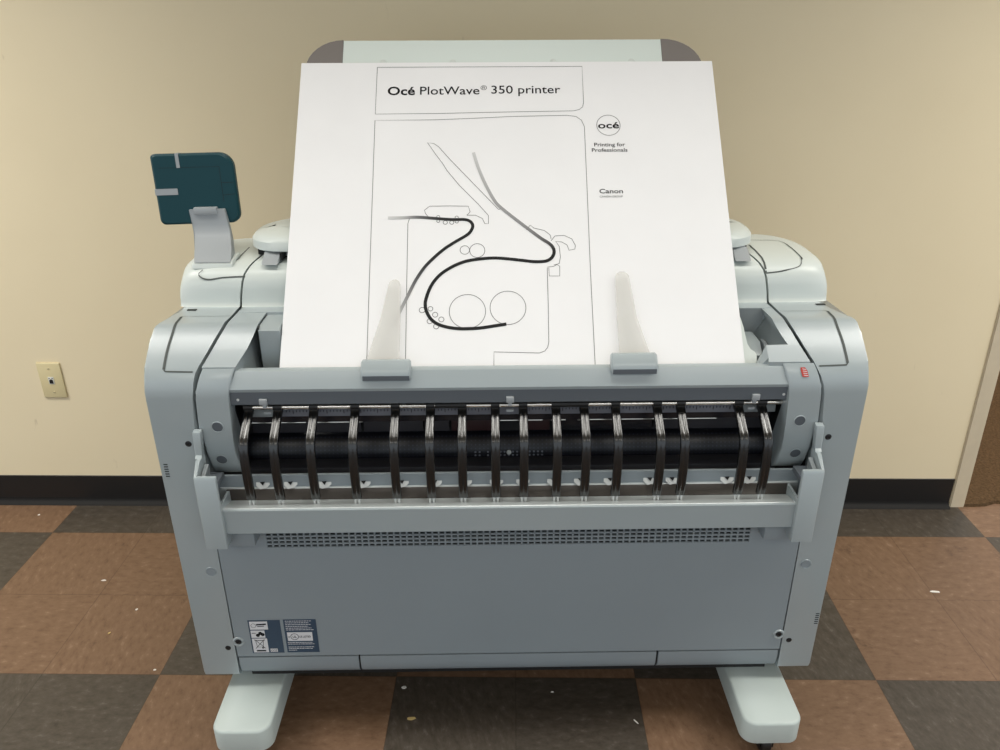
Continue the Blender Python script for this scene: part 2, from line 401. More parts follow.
# crumbs and scraps lying on the tiles
def scrap(x, y, l, w, rot, m, label, lift=0.0015):
    b = B(); n = 9; pts = []
    for i in range(n):
        a = 2*math.pi*i/n; r = random.uniform(0.75, 1.1)
        pts.append((math.cos(a)*l/2*r, math.sin(a)*w/2*r))
    top = [(px, py, lift*(0.7+random.random()*0.8)) for px, py in pts]
    loft(b, [[(px*1.05, py*1.05, 0.0002) for px, py in pts], top])
    o = obj('paper_scrap', b, m, smooth=0); o.location = (x, y, 0); o.rotation_euler = (0, 0, rot)
    tag(o, label, 'paper scrap', 'scraps littered on the floor tiles'); return o
scrap(1.245, 0.476, 0.030, 0.007, -0.1, M['scrap_w'], 'white paper strip on the brown tiles right of the machine')
scrap(-0.266, 0.100, 0.013, 0.010, 0.4, M['scrap_w'], 'white crumb on the dark tile just under the machine front')
scrap(-0.237, 0.004, 0.022, 0.010, 0.05, M['scrap_y'], 'yellow curled chip on the dark tile under the machine')
scrap(0.302, 0.0, 0.017, 0.003, -0.9, M['scrap_w'], 'thin white sliver on the dark tile close to the right foot')
scrap(0.106, 0.089, 0.009, 0.004, 0.0, M['scrap_w'], 'small white fleck on the dark tile under the middle of the machine')
scrap(-1.223, 0.505, 0.017, 0.006, 0.1, M['scrap_w'], 'pale crumb in the middle of the large brown square left of the machine')
scrap(-1.067, 0.379, 0.008, 0.006, 0.7, M['scrap_w'], 'white speck on the brown square halfway between wall plate and left foot')
scrap(-1.101, 0.283, 0.009, 0.005, 1.0, M['scrap_y'], 'cream speck near the front edge of the large brown square on the left')
scrap(-0.919, 0.152, 0.007, 0.006, 0.3, M['scrap_w'], 'white speck at the corner where the left brown and dark squares meet')
scrap(-1.611, 0.846, 0.008, 0.006, 0.2, M['scrap_w'], 'white speck by the wall on the far left brown square')

# ------------------------------------------------------------------ the printer (local frame: x right, y away from the camera, z up)
P = thing('large_format_printer', 'grey large format plotter printer on two feet with a delivery tray and black paper guides', 'printer', (0,0,0), math.radians(1.669))

def both(f):
    for s in (-1, 1): f(s)

# dark chassis seen through the gaps
b = B()
box(b, -0.60, 0.60, 0.19, 0.76, 0.165, 0.955)
box(b, -0.60, 0.60, 0.006, 0.19, 0.165, 0.64)
box(b, -0.60, 0.60, 0.10, 0.19, 0.64, 0.80)
for s in (-1, 1):
    prism(b, [(0.004,0.60),(0.030,0.66),(0.030,0.90),(0.05,0.932),(0.10,0.966),(0.195,0.97),(0.195,0.60)], s*0.553, s*0.63)
box(b, -0.55, 0.54, 0.235, 0.43, 0.95, 1.055)
obj('chassis', b, M['dark'], P)

# side covers ---------------------------------------------------------------
SLOPE = [(0.0,0.862),(0.0010,0.879),(0.0045,0.895),(0.0110,0.9100),(0.0200,0.9210),(0.0450,0.9430),(0.0700,0.9635),(0.0880,0.9765),(0.0950,0.9805),(0.1040,0.9825),(0.1350,0.983),(0.1650,0.983),(0.30,0.9830)]
def prof_at(y):
    for a, c in zip(SLOPE[1:-1], SLOPE[2:]):
        if a[0] <= y <= c[0]: return a[1] + (c[1]-a[1])*(y-a[0])/(c[0]-a[0])
    return SLOPE[-1][1]
def interp(y, T):
    if y <= T[0][0]: return T[0][1]
    for a, c in zip(T[:-1], T[1:]):
        if a[0] <= y <= c[0]: return a[1] + (c[1]-a[1])*(y-a[0])/(c[0]-a[0])
    return T[-1][1]
def seam_x(y):      # |x| of the joint between side cover and inner pieces, along the slope
    return interp(y, [(0.010,0.6005),(0.0156,0.5975),(0.0515,0.5785),(0.092,0.5615),(0.144,0.557),(0.2,0.557)])
def outer_x(y):     # the outline draws in towards the back of the top
    return interp(y, [(0.09,0.6975),(0.104,0.690),(0.135,0.675),(0.165,0.6645),(0.30,0.660)])
SH = -0.0045
prof = [(0.012,0.152),(0.003,0.158),(0.0,0.170),(0.0,0.60),(0.0,0.800)] + SLOPE + [(0.78,0.982),(0.78,0.152)]
inner = [0.6215,0.6215,0.621,0.6195,0.6195,0.613,0.6095,0.6055] + [seam_x(y) for y, z in SLOPE[3:]] + [0.557,0.6215]
shift = [0]*5 + [0, 0, SH*0.5] + [SH]*(len(SLOPE)-3) + [SH, 0]
outer = [0.6975]*5 + [outer_x(y) for y, z in SLOPE] + [0.66, 0.6975]
def on_slope(bm, pts, w, lift=0.0009):
    """flat strip following the sloped top of a side cover through (x, y) points"""
    fine = []
    for a, c in zip(pts[:-1], pts[1:]):
        n = max(2, int(abs(c[1]-a[1])/0.004) + 2)
        fine += [(a[0]+(c[0]-a[0])*i/n, a[1]+(c[1]-a[1])*i/n) for i in range(n)]
    fine.append(pts[-1]); L, R = [], []
    for i, (x, y) in enumerate(fine):
        a = fine[max(i-1,0)]; c = fine[min(i+1,len(fine)-1)]
        dx, dy = c[0]-a[0], (c[1]-a[1])*1.3; l = math.hypot(dx, dy) or 1
        ox, oy = -dy/l*w/2, dx/l*w/2/1.3
        for lst, sg in ((L,1),(R,-1)): lst.append(bm.verts.new((x+sg*ox, y+sg*oy-lift*0.6, prof_at(y+sg*oy)+lift*0.8)))
    for i in range(len(fine)-1): bm.faces.new([L[i], L[i+1], R[i+1], R[i]])
def side_cover(s):
    ex = 0.0045 if s < 0 else -0.001
    b = B(); prism(b, prof, [s*x+h for x, h in zip(inner, shift)], [s*(x+ex) + (h if x < 0.69 else 0) for x, h in zip(outer, shift)])
    rim = [e for e in b.edges if all(abs(v.co.x) > 0.655 for v in e.verts) and min(v.co.y for v in e.verts) < 0.3]
    bmesh.ops.bevel(b, geom=rim, offset=0.0035, segments=3, profile=0.5, affect='EDGES', clamp_overlap=True)
    side = obj('side_cover', b, M['body'], P, smooth=30)
    # grooves that outline the inset top panel
    bb = B()
    on_slope(bb, [(x*s+SH, y) for x, y in smooth_path([(0.6600,0.0175),(0.6600,0.035),(0.6590,0.055),(0.6560,0.080),(0.6555,0.105),(0.6570,0.135)], 4)], 0.0052)
    on_slope(bb, [(s*0.6600+SH,0.0175),(s*0.6570+SH,0.0150),(s*0.604+SH,0.0140)], 0.0024)
    on_slope(bb, [(s*0.560+SH,0.137),(s*0.658+SH,0.137)], 0.0013)
    obj('groove', bb, M['groove'], side, smooth=0)
    # round plugs and screws of the side cover
    def screw(x, z, r, y=0.0):
        bb = B(); lathe(bb, (s*x, y+0.004, z), (0,-1,0), [(r*1.05,0),(r*1.05,0.0042),(r*0.9,0.0048),(r*0.5,0.0050),(r*0.42,0.0042)], 22)
        obj('screw', bb, M['black'], side)
    screw(0.637, 0.765, 0.0062); screw(0.636, 0.239, 0.0062); screw(0.628, 0.546, 0.0085)
    bb = B(); lathe(bb, (s*0.641, 0.002, 0.452), (0,-1,0), [(0.0105,0),(0.0105,0.0030),(0.0095,0.0036),(0.0092,0.0026)], 26)
    obj('plug', bb, M['front'], side, label='round plug in the side cover')
    bb = B(); n = 26
    loft(bb, [[(s*0.641 + rr*math.cos(2*math.pi*i/n), -h, 0.452 + rr*math.sin(2*math.pi*i/n)) for i in range(n)] for rr, h in ((0.0125,0.0001),(0.0118,0.0012),(0.0106,0.0004))], cap=False)
    obj('plug_rim', bb, M['body'], side)
    # little side grille on the outer edge
    bb = B(); z0 = 0.690 if s < 0 else 0.286
    for k in range(6): box(bb, s*0.6952-0.0004, s*0.6952+0.0004, 0.002, 0.06, z0+k*0.0055, z0+k*0.0055+0.0022); box(bb, s*0.690-0.0045, s*0.690+0.0035, -0.0006, 0.002, z0+k*0.0055, z0+k*0.0055+0.0022)
    obj('side_vent', bb, M['seam'], side, smooth=0)
both(side_cover)

# upright corner covers beside the paper opening -----------------------------
def corner_cover(s):
    pr = [(0.0190,0.9185),(0.0110,0.9085),(0.0045,0.8940),(0.0010,0.878),(0.0,0.862),(0.0,0.800),(0.0,0.787),(0.001,0.765),(0.006,0.735),(0.013,0.706),(0.022,0.687),(0.036,0.677),(0.060,0.677),(0.055,0.74),(0.035,0.82),(0.028,0.905)]
    xo = [0.5920,0.5965,0.6010,0.6050,0.609,0.614,0.604,0.6045,0.6050,0.6050,0.6035,0.597,0.592,0.592,0.592,0.592]
    xi = [0.5285,0.5330,0.5385,0.5415,0.544,0.547,0.547,0.548,0.549,0.549,0.547,0.545,0.543,0.5445,0.547,0.5375]
    b = B(); prism(b, pr, [s*x for x in xi], [s*x for x in xo])
    es = [e for e in b.edges if (e.verts[0].co.y < 0.025 and e.verts[1].co.y < 0.025) and abs(e.verts[0].co.x - e.verts[1].co.x) < 0.012]
    bmesh.ops.bevel(b, geom=es, offset=0.0035, segments=3, profile=0.5, affect='EDGES', clamp_overlap=True)
    c = obj('corner_cover', b, M['body'], P, smooth=40)
    for x, z, y0 in ((0.574, 0.802, 0.0), (0.580, 0.7235, 0.0088)):
        bb = B(); n = 30
        loft(bb, [[(s*x + rr*math.cos(2*math.pi*i/n), y0 - h - (0.26 if y0 else 0)*rr*math.sin(2*math.pi*i/n), z + rr*math.sin(2*math.pi*i/n)) for i in range(n)] for rr, h in ((0.0125,-0.001),(0.0118,0.0014),(0.0108,0.0016),(0.0105,0.0004))], cap=False)
        obj('plug_rim', bb, M['body'], c)
        bb = B(); lathe(bb, (s*x, y0+0.002, z), (0,-1,-0.26 if y0 else 0), [(0.0105,0),(0.0105,0.0024),(0.002,0.0028)], 30)
        obj('plug', bb, M['plug'], c, label='round slate plug in the corner cover')
    return c
cc = {s: corner_cover(s) for s in (-1, 1)}
# red sticker on the right corner cover
pl = Plane((0.570, 0.0082, 0.9035), (1,0,0), (0, 0.0076, 0.0145))
b = B(); b.faces.new([b.verts.new(pl.at(u, v, 0.0006)) for u, v in ((-0.0035,-0.0090),(0.0085,-0.0090),(0.0055,0.004),(0.0015,0.0095),(-0.0075,0.0095),(-0.0065,0.002))])
st = obj('sticker', b, M['red'], cc[1], smooth=0, label='small red sticker')
b = B()
for k in range(4): ribbon(b, pl, [(-0.004+k*0.0008, 0.0065-k*0.0040),(0.0035+k*0.0012, 0.0055-k*0.0040)], 0.0012, 0.0009)
obj('sticker_print', b, M['label_white'], st, smooth=0)

# top strips behind the corner covers -----------------------------------------
tp = [(y, z-0.001) for y, z in ((0.0205,0),(0.033,0),(0.0485,0),(0.0490,0),(0.0700,0),(0.0880,0),(0.0950,0),(0.1040,0),(0.20,0),(0.30,0)) for z in (prof_at(y),)]
def strip(s, inn):
    bt = [(y, 0.865) for y, z in reversed(tp)]
    out = [seam_x(y)-0.0066+s*SH for y, z in tp]
    b = B(); prism(b, tp + bt, [s*x for x in inn] + [s*x for x in reversed(inn)], [s*x for x in out] + [s*x for x in reversed(out)])
    return obj('top_strip', b, M['body'], P, smooth=30)
strip(-1, [0.5285,0.521,0.5115,0.511,0.503,0.4985,0.4975,0.497,0.497,0.497])
strip(1, [0.503,0.504,0.505,0.5464,0.535,0.5285,0.5275,0.527,0.5235,0.5235])
# left well: block beside the delivery slot
b = B(); prism(b, [(0.085,0.80),(0.085,0.9700),(0.10,0.9770),(0.30,0.9785),(0.30,0.80)], -0.4950, -0.4525, bev_a=0.0, bev_b=0.002)
obj('slot_block', b, M['body'], P)
b = B(); box(b, -0.4972, -0.4945, 0.0875, 0.30, 0.90, 0.976); obj('seam', b, M['seam'], P, smooth=0)
b = B(); box(b, -0.523, -0.468, 0.045, 0.30, 0.80, 0.86); obj('slot_floor', b, M['pocket'], P, smooth=0)
# right well: open pocket with a little box and the curved edge of the tray plate
b = B(); box(b, 0.468, 0.53, 0.158, 0.19, 0.80, 0.9825); obj('pocket_back', b, M['pocket'], P)
b = B(); box(b, 0.468, 0.54, 0.045, 0.16, 0.80, 0.84); obj('pocket_floor', b, M['pocket'], P, smooth=0)
b = B(); box(b, -0.552, 0.545, 0.160, 0.30, 0.955, 0.9830, 0.001); obj('rear_ledge', b, M['body'], P)
b = B(); prism(b, [(0.074,0.84),(0.074,0.912),(0.100,0.932),(0.150,0.934),(0.150,0.84)], 0.482, 0.510, 0.002, 0.002)
obj('pocket_box', b, M['body'], P)
b = B(); cyl(b, (0.516,0.11,0.885), (0.5235,0.11,0.885), 0.045, n=36); obj('pocket_disc', b, M['pocket'], P)
b = B(); loft(b, [[(0.503,0.028,0.926),(0.506,0.028,0.926),(0.506,0.0485,0.9445),(0.503,0.0485,0.9445)], [(0.482,0.028,0.895),(0.506,0.028,0.895),(0.506,0.0485,0.895),(0.484,0.0485,0.895)]])
obj('slot_block', b, M['body'], P)

# front rail under the paper, with dark underside ------------------------------
b = B(); prism(b, [(0.0030,0.8805),(0.0040,0.8830),(0.0190,0.9115),(0.0220,0.9130),(0.0340,0.9130),(0.0340,0.86),(0.012,0.86)], [-0.5425,-0.5410,-0.5295,-0.5275,-0.5265,-0.5425,-0.5425], [0.5440,0.5425,0.5320,0.5300,0.5290,0.5440,0.5440])
rail = obj('front_rail', b, M['body'], P)
b = B(); prism(b, [(0.0060,0.8805),(0.0060,0.8475),(0.0095,0.8445),(0.06,0.8445),(0.06,0.876)], -0.5445, 0.545)
rf = obj('rail_face', b, M['slate'], rail, smooth=0)
for x in (-0.528, 0.536):
    b = B(); lathe(b, (x,0.0065,0.8575), (0,-1,0), [(0.0028,0),(0.0028,0.001),(0.0015,0.0018)], 14); obj('screw', b, M['white'], rail)

# paper opening: drum, plates, ruler, wires --------------------------------------
b = B(); box(b, -0.553, 0.553, 0.099, 0.1, 0.66, 0.85); obj('opening_back', b, M['dark'], P, smooth=0)
b = B(); cyl(b, (-0.556,0.122,0.690), (0.556,0.122,0.690), 0.050, n=48)
obj('perforated_drum', b, M['drum'], P)
for x0, x1, m in ((-0.535,-0.31,'plate_grey'),(-0.303,-0.18,'plate_grey'),(-0.176,-0.125,'plate_grey'),(-0.12,-0.02,'plate_reflection'),(0.032,0.085,'plate_reflection'),(0.09,0.30,'glass'),(0.305,0.535,'plate_grey')):
    b = B(); box(b, x0, x1, 0.085, 0.09, 0.742, 0.785, 0.001); obj('rear_plate', b, M[m], P)
b = B(); prism(b, [(0.050,0.798),(0.048,0.813),(0.049,0.818),(0.056,0.818),(0.056,0.796)], -0.53, 0.535)
ru = obj('ruler', b, M['ruler'], P)
b = B(); k = 0; x = -0.47
while x < 0.53:
    h = 0.008 if k % 5 == 0 else 0.0045
    if not (-0.035 < x < 0.03): box(b, x-0.0006, x+0.0006, 0.0470, 0.050, 0.8135-h, 0.8130)
    x += 0.0068; k += 1
obj('ruler_markings', b, M['dark'], ru, smooth=0)
b = B(); box(b, -0.53, 0.535, 0.055, 0.085, 0.782, 0.800); obj('opening_lintel', b, M['glass'], P, smooth=0)
for x0, x1 in ((-0.53,-0.415),(-0.40,-0.30),(-0.022,0.022),(0.036,0.068),(0.085,0.115),(0.14,0.425)):
    b = B(); cyl(b, (x0,0.055,0.7815), (x1,0.055,0.7815), 0.0013, n=8); obj('guide_wire', b, M['chrome'], P)
b = B()
for i, u in enumerate([x*0.0088 for x in range(-6, 11)]):
    for k in range(3):
        if u in () or (i in (4, 5) and k < 2) : continue
        if i in (2, 12) or (i > 14 and k > 1): continue
        z = 0.698 - 0.0075*k
        y = 0.122 - math.sqrt(0.050**2 - (z-0.690)**2) - 0.0006
        lathe(b, (u-0.018, y, z), (0,-1,0), [(0.0022,0),(0.0022,0.0008)], 8)
obj('drum_dots', b, M['ruler'], P, smooth=0)
b = B(); lathe(b, (0.0, 0.0725, 0.697), (0,-1,0), [(0.005,0),(0.005,0.003),(0.0025,0.005)], 16); obj('drum_knob', b, M['white'], P)
# rod, collars, clips
b = B(); cyl(b, (-0.525,0.030,0.8295), (0.548,0.030,0.8295), 0.0050, n=20); rod = obj('guide_rod', b, M['chrome'], P)
for x0, x1 in ((-0.148,-0.095),(0.092,0.140)):
    b = B(); cyl(b, (x0,0.030,0.8305), (x1,0.030,0.8305), 0.0068, n=20); obj('sleeve', b, M['rubber'], rod)
for x in (-0.479, 0.0005, 0.481):
    b = B(); box(b, x-0.0075, x+0.0075, 0.000, 0.007, 0.8475, 0.8600, 0.0012); box(b, x-0.0035, x+0.0035, 0.006, 0.028, 0.838, 0.848, 0.0008); box(b, x-0.007, x+0.007, 0.020, 0.026, 0.818, 0.8225, 0.0008)
    obj('rod_clip', b, M['arm'], P)

# threshold below the opening -----------------------------------------------------
b = B(); prism(b, [(-0.005,0.630),(-0.005,0.6610),(-0.0035,0.6630),(0.006,0.6640),(0.008,0.6680),(0.026,0.6715),(0.030,0.6740),(0.060,0.6740),(0.060,0.630)], -0.59, 0.59)
th = obj('threshold_beam', b, M['beam'], P)
b = B(); box(b, -0.575, 0.568, -0.0085, -0.0045, 0.632, 0.6620, 0.0008); obj('threshold_strip', b, M['brownstrip'], th)
b = B(); box(b, -0.56, 0.56, 0.034, 0.075, 0.660, 0.6860, 0.003); obj('threshold_lip', b, M['plate_grey'], P)

# front bar carried by two brackets ------------------------------------------------
b = B(); prism(b, [(-0.060,0.592),(-0.060,0.6455),(-0.0575,0.6480),(-0.0085,0.6340),(-0.0085,0.592)], -0.574, 0.572)
bar = obj('front_bar', b, M['body'], P)
b = B(); prism(b, [(-0.0575,0.6482),(-0.0560,0.6492),(-0.0090,0.6372),(-0.0090,0.6350)], -0.572, 0.570); obj('bar_plate', b, M['beam'], bar)
for s in (-1, 1):
    x0, x1 = (-0.598, -0.525) if s < 0 else (0.525, 0.598)
    b = B(); box(b, x0, x1, -0.034, 0.001, 0.541, 0.593, 0.003); obj('bar_support', b, M['front'], bar)
def bracket(s):
    sh = 0.004 if s < 0 else -0.003
    b = B()
    prism(b, [(-0.070,0.562),(-0.070,0.7215),(-0.067,0.7275),(-0.061,0.7275),(-0.061,0.562)], s*(0.564)-sh, s*0.607-sh, 0.002, 0.003)
    prism(b, [(-0.066,0.562),(-0.066,0.7265),(-0.030,0.7435),(-0.002,0.7435),(-0.002,0.562)], [s*0.6015-sh]*2+[s*0.6035-sh]*2+[s*0.6015-sh], [s*0.607-sh]*2+[s*0.6125-sh]*2+[s*0.607-sh], 0.001, 0.001)
    prism(b, [(-0.064,0.562),(-0.064,0.66),(-0.004,0.66),(-0.004,0.562)], s*0.5645-sh, s*0.570-sh)
    br = obj('bar_bracket', b, M['body'], P)
    b = B(); prism(b, [(-0.022,0.7430),(-0.0160,0.7480),(-0.0150,0.792),(-0.0135,0.797),(-0.004,0.799),(-0.002,0.799),(-0.002,0.7430)], [s*x-sh for x in (0.6035,0.6035,0.6000,0.6000,0.600,0.600,0.6035)], [s*x-sh for x in (0.6170,0.6170,0.6165,0.6160,0.616,0.616,0.617)], 0.001, 0.002)
    obj('bracket_tab', b, M['body'], br)
    b = B(); box(b, *sorted((s*0.571-sh, s*0.601-sh)), -0.060, -0.004, 0.69, 0.702, 0.001); obj('bracket_inset', b, M['slate'], br)
    b = B(); prism(b, [(-0.058,0.702),(-0.058,0.714),(-0.02,0.730),(-0.02,0.702)], s*0.592-sh, s*0.600-sh); obj('bracket_rib', b, M['pocket'], br)
both(bracket)

# sixteen black paper guides --------------------------------------------------------
FX = [-0.518,-0.460,-0.389,-0.307,-0.227,-0.1575,-0.0942,-0.0288,0.0268,0.0920,0.1484,0.2110,0.2945,0.3415,0.4575,0.5045]
path = [(0.0335,0.8345),(0.0305,0.8245)] + [(0.029-0.0505*i/6, 0.8220-0.0353*i/6) for i in range(7)] + smooth_path([(-0.0245,0.7840),(-0.0300,0.7765),(-0.0335,0.763),(-0.0360,0.740),(-0.0365,0.715),(-0.0352,0.690),(-0.0335,0.668),(-0.0320,0.6560)], 3)
sec = [(-0.0086,-0.004),(-0.0090,0.0022),(-0.0080,0.0044),(-0.0064,0.0049),(-0.0016,0.0049),(0,0.0040),(0.0016,0.0049),(0.0064,0.0049),(0.0080,0.0044),(0.0090,0.0022),(0.0086,-0.004)]
def finger():
    rings = []
    for i, (y, z) in enumerate(path):
        a = path[max(i-1,0)]; c = path[min(i+1,len(path)-1)]
        t = Vector((0, c[0]-a[0], c[1]-a[1])).normalized(); nrm = Vector((0, t.z, -t.y))
        if nrm.y > 0: nrm = -nrm
        rings.append([(sx, y + nrm.y*sn, z + nrm.z*sn) for sx, sn in sec])
    b = B(); loft(b, rings)
    f = obj('paper_guide', b, M['finger'], P, smooth=50)
    b = B(); cyl(b, (-0.0085,0.030,0.8305), (0.0085,0.030,0.8305), 0.0078, n=20); box(b, -0.0080, 0.0080, 0.024, 0.036, 0.812, 0.830, 0.002)
    obj('collar', b, M['rubber'], f)
    b = B()
    for sx in (-0.0036, 0.0036): cyl(b, (sx,-0.0335,0.6425), (sx,-0.032,0.660), 0.0024, n=10)
    obj('peg', b, M['white'], f)
    # pale triangular bracket behind the foot, with an opening
    b = B(); T = [(-0.013,0.004,0.6800),(0.014,0.004,0.6800),(0.014,-0.001,0.6690),(0.008,-0.004,0.6640),(-0.005,-0.006,0.6615),(-0.013,-0.002,0.6680)]
    loft(b, [[(x, y-0.001, z) for x, y, z in T], [(x, y+0.002, z) for x, y, z in T]])
    k = obj('guide_bracket', b, M['white'], f, smooth=0)
    b = B(); H = [(-0.005,0.0000,0.6750),(0.005,0.0000,0.6755),(0.001,-0.0030,0.6690)]
    loft(b, [[(x, y-0.0012, z) for x, y, z in H], [(x, y+0.0005, z) for x, y, z in H]])
    obj('bracket_hole', b, M['dark'], k, smooth=0)
    return f
def copy_tree(o, parent):
    c = o.copy(); COL.objects.link(c); c.parent = parent
    for ch in [x for x in bpy.data.objects if x.parent == o]: copy_tree(ch, c)
    return c
f0 = finger(); f0.location.x = FX[0]
for x in FX[1:]:
    c = copy_tree(f0, P); c.location.x = x
for o in bpy.data.objects:
    if o.name.startswith('guide_bracket'): o.location.x = -o.parent.location.x * 0.030

# front panel with the slotted vent and the three lower cover panels ------------------
b = B()
vx0, vx1, vz0, vz1 = -0.514, 0.511, 0.5115, 0.5500
def pan(x0, x1, z0, z1): box(b, x0, x1, 0.0, 0.006, z0, z1)
pan(-0.6175, vx0, 0.2135, 0.690); pan(vx1, 0.6175, 0.2135, 0.690); pan(vx0, vx1, 0.2135, vz0); pan(vx0, vx1, vz1, 0.690)
NC, NR = 76, 4; px = (vx1-vx0)/NC; pz = (vz1-vz0)/NR
fp = obj('front_panel', b, M['front'], P, smooth=0)
b = B()
for i in range(NC+1): box(b, vx0+i*px-0.0017, vx0+i*px+0.0017, 0.0002, 0.004, vz0, vz1)
for j in range(NR+1): box(b, vx0, vx1, 0.0002, 0.004, vz0+j*pz-0.0019, vz0+j*pz+0.0019)
obj('vent_grille', b, M['front'], fp, smooth=0)
for s in (-1, 1):
    b = B(); lathe(b, (s*0.610,0.004,0.257), (0,-1,0), [(0.0065,0),(0.0065,0.0055),(0.0055,0.0062),(0.003,0.0064),(0.0025,0.005)], 20); obj('screw', b, M['black'], fp)
    b = B(); n = 24
    loft(b, [[(s*0.610 + rr*math.cos(2*math.pi*i/n)*1.0, -h, 0.257 + rr*math.sin(2*math.pi*i/n)) for i in range(n)] for rr, h in ((0.0135,0.0001),(0.012,0.0026),(0.0095,0.0028),(0.0075,0.0004))], cap=False)
    obj('screw_rim', b, M['body'], fp)
lp = [(0.0,0.2095),(0.0,0.190),(0.002,0.174),(0.007,0.162),(0.016,0.153),(0.028,0.149),(0.30,0.149),(0.30,0.2095)]
for x0, x1 in ((-0.6165,-0.3450),(-0.3410,0.3365),(0.3410,0.6165)):
    b = B(); prism(b, lp, x0, x1, 0.0015, 0.0015); obj('lower_cover', b, M['front'], P)
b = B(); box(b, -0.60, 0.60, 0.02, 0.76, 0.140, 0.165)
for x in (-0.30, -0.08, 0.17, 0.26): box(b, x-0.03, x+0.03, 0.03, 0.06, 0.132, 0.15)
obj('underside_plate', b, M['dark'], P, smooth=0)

# compliance labels ------------------------------------------------------------------
pl = Plane((-0.582, -0.0004, 0.2235), (1,0,0), (0,0,1))
b = B(); patch(b, pl, 0, 0.0715, 0, 0.0945, 0.0002)
l1 = obj('compliance_label', b, M['navy'], P, smooth=0, label='navy label with white icon boxes')
b = B(); patch(b, pl, 0.003, 0.043, 0.068, 0.091, 0.0005); patch(b, pl, 0.003, 0.034, 0.0445, 0.0655, 0.0005); patch(b, pl, 0.003, 0.037, 0.002, 0.0425, 0.0005); patch(b, pl, 0.041, 0.057, 0.003, 0.0125, 0.0005)
obj('icon_boxes', b, M['label_white'], l1, smooth=0)
b = B()
disc_line(b, pl, 0.0115, 0.0795, 0.0055, 0.0008, 0.0008, 20); ribbon(b, pl, [(0.018,0.082),(0.040,0.0835)], 0.004, 0.0008); ribbon(b, pl, [(0.020,0.077),(0.035,0.078)], 0.0022, 0.0008)
ribbon(b, pl, [(0.005,0.058),(0.014,0.058)], 0.0015, 0.0008)
for q in ((0.018,0.052),(0.024,0.0575),(0.029,0.054)): disc_line(b, pl, q[0], q[1], 0.0024, 0.0042, 0.0008, 14)
# crossed-out wheeled bin
ribbon(b, pl, [(0.011,0.036),(0.013,0.018),(0.026,0.018),(0.028,0.036)], 0.0011, 0.0008); ribbon(b, pl, [(0.009,0.037),(0.031,0.037)], 0.0016, 0.0008)
ribbon(b, pl, [(0.009,0.014),(0.031,0.040)], 0.0012, 0.0009); ribbon(b, pl, [(0.031,0.014),(0.009,0.040)], 0.0012, 0.0009); disc_line(b, pl, 0.025, 0.0155, 0.0016, 0.0016, 0.0008, 12)
ribbon(b, pl, [(0.010,0.0070),(0.031,0.0070)], 0.0042, 0.0008)
text(b, pl, 'OCE', 0.0425, 0.0555, 0.0050, 0.0055, 0.01, 0.0008)
obj('icon_print', b, M['ink'], l1, smooth=0)
pl = Plane((-0.5035, -0.0004, 0.2240), (1,0,0), (0,0,1))
b = B(); patch(b, pl, 0, 0.0725, 0, 0.0950, 0.0002)
l2 = obj('safety_label', b, M['navy'], P, smooth=0, label='navy label with small print and a white listing mark')
b = B(); patch(b, pl, 0.005, 0.061, 0.0335, 0.0585, 0.0005); obj('listing_box', b, M['label_white'], l2, smooth=0)
b = B(); disc_line(b, pl, 0.021, 0.046, 0.0085, 0.0013, 0.0008, 26); text(b, pl, 'UL', 0.0165, 0.0255, 0.0425, 0.0070, 0.01, 0.0008); text(b, pl, 'c', 0.0070, 0.0105, 0.0430, 0.007, 0.01, 0.0008); text(b, pl, 'US LISTED', 0.0315, 0.0570, 0.0433, 0.0055, 0.015, 0.0008)
obj('listing_mark', b, M['ink'], l2, smooth=0)
b = B()
for z, ww in ((0.0905,0.062),(0.0855,0.056),(0.0805,0.060),(0.0755,0.054),(0.0705,0.061),(0.0655,0.066),(0.0290,0.060),(0.0245,0.064),(0.0160,0.062),(0.0115,0.058),(0.0068,0.022)):
    u = 0.004
    while u < ww:
        w = random.uniform(0.002, 0.006); ribbon(b, pl, [(u, z),(min(u+w, ww), z)], 0.0016, 0.0006); u += w + 0.0011
obj('print_lettering', b, M['label_white'], l2, smooth=0)

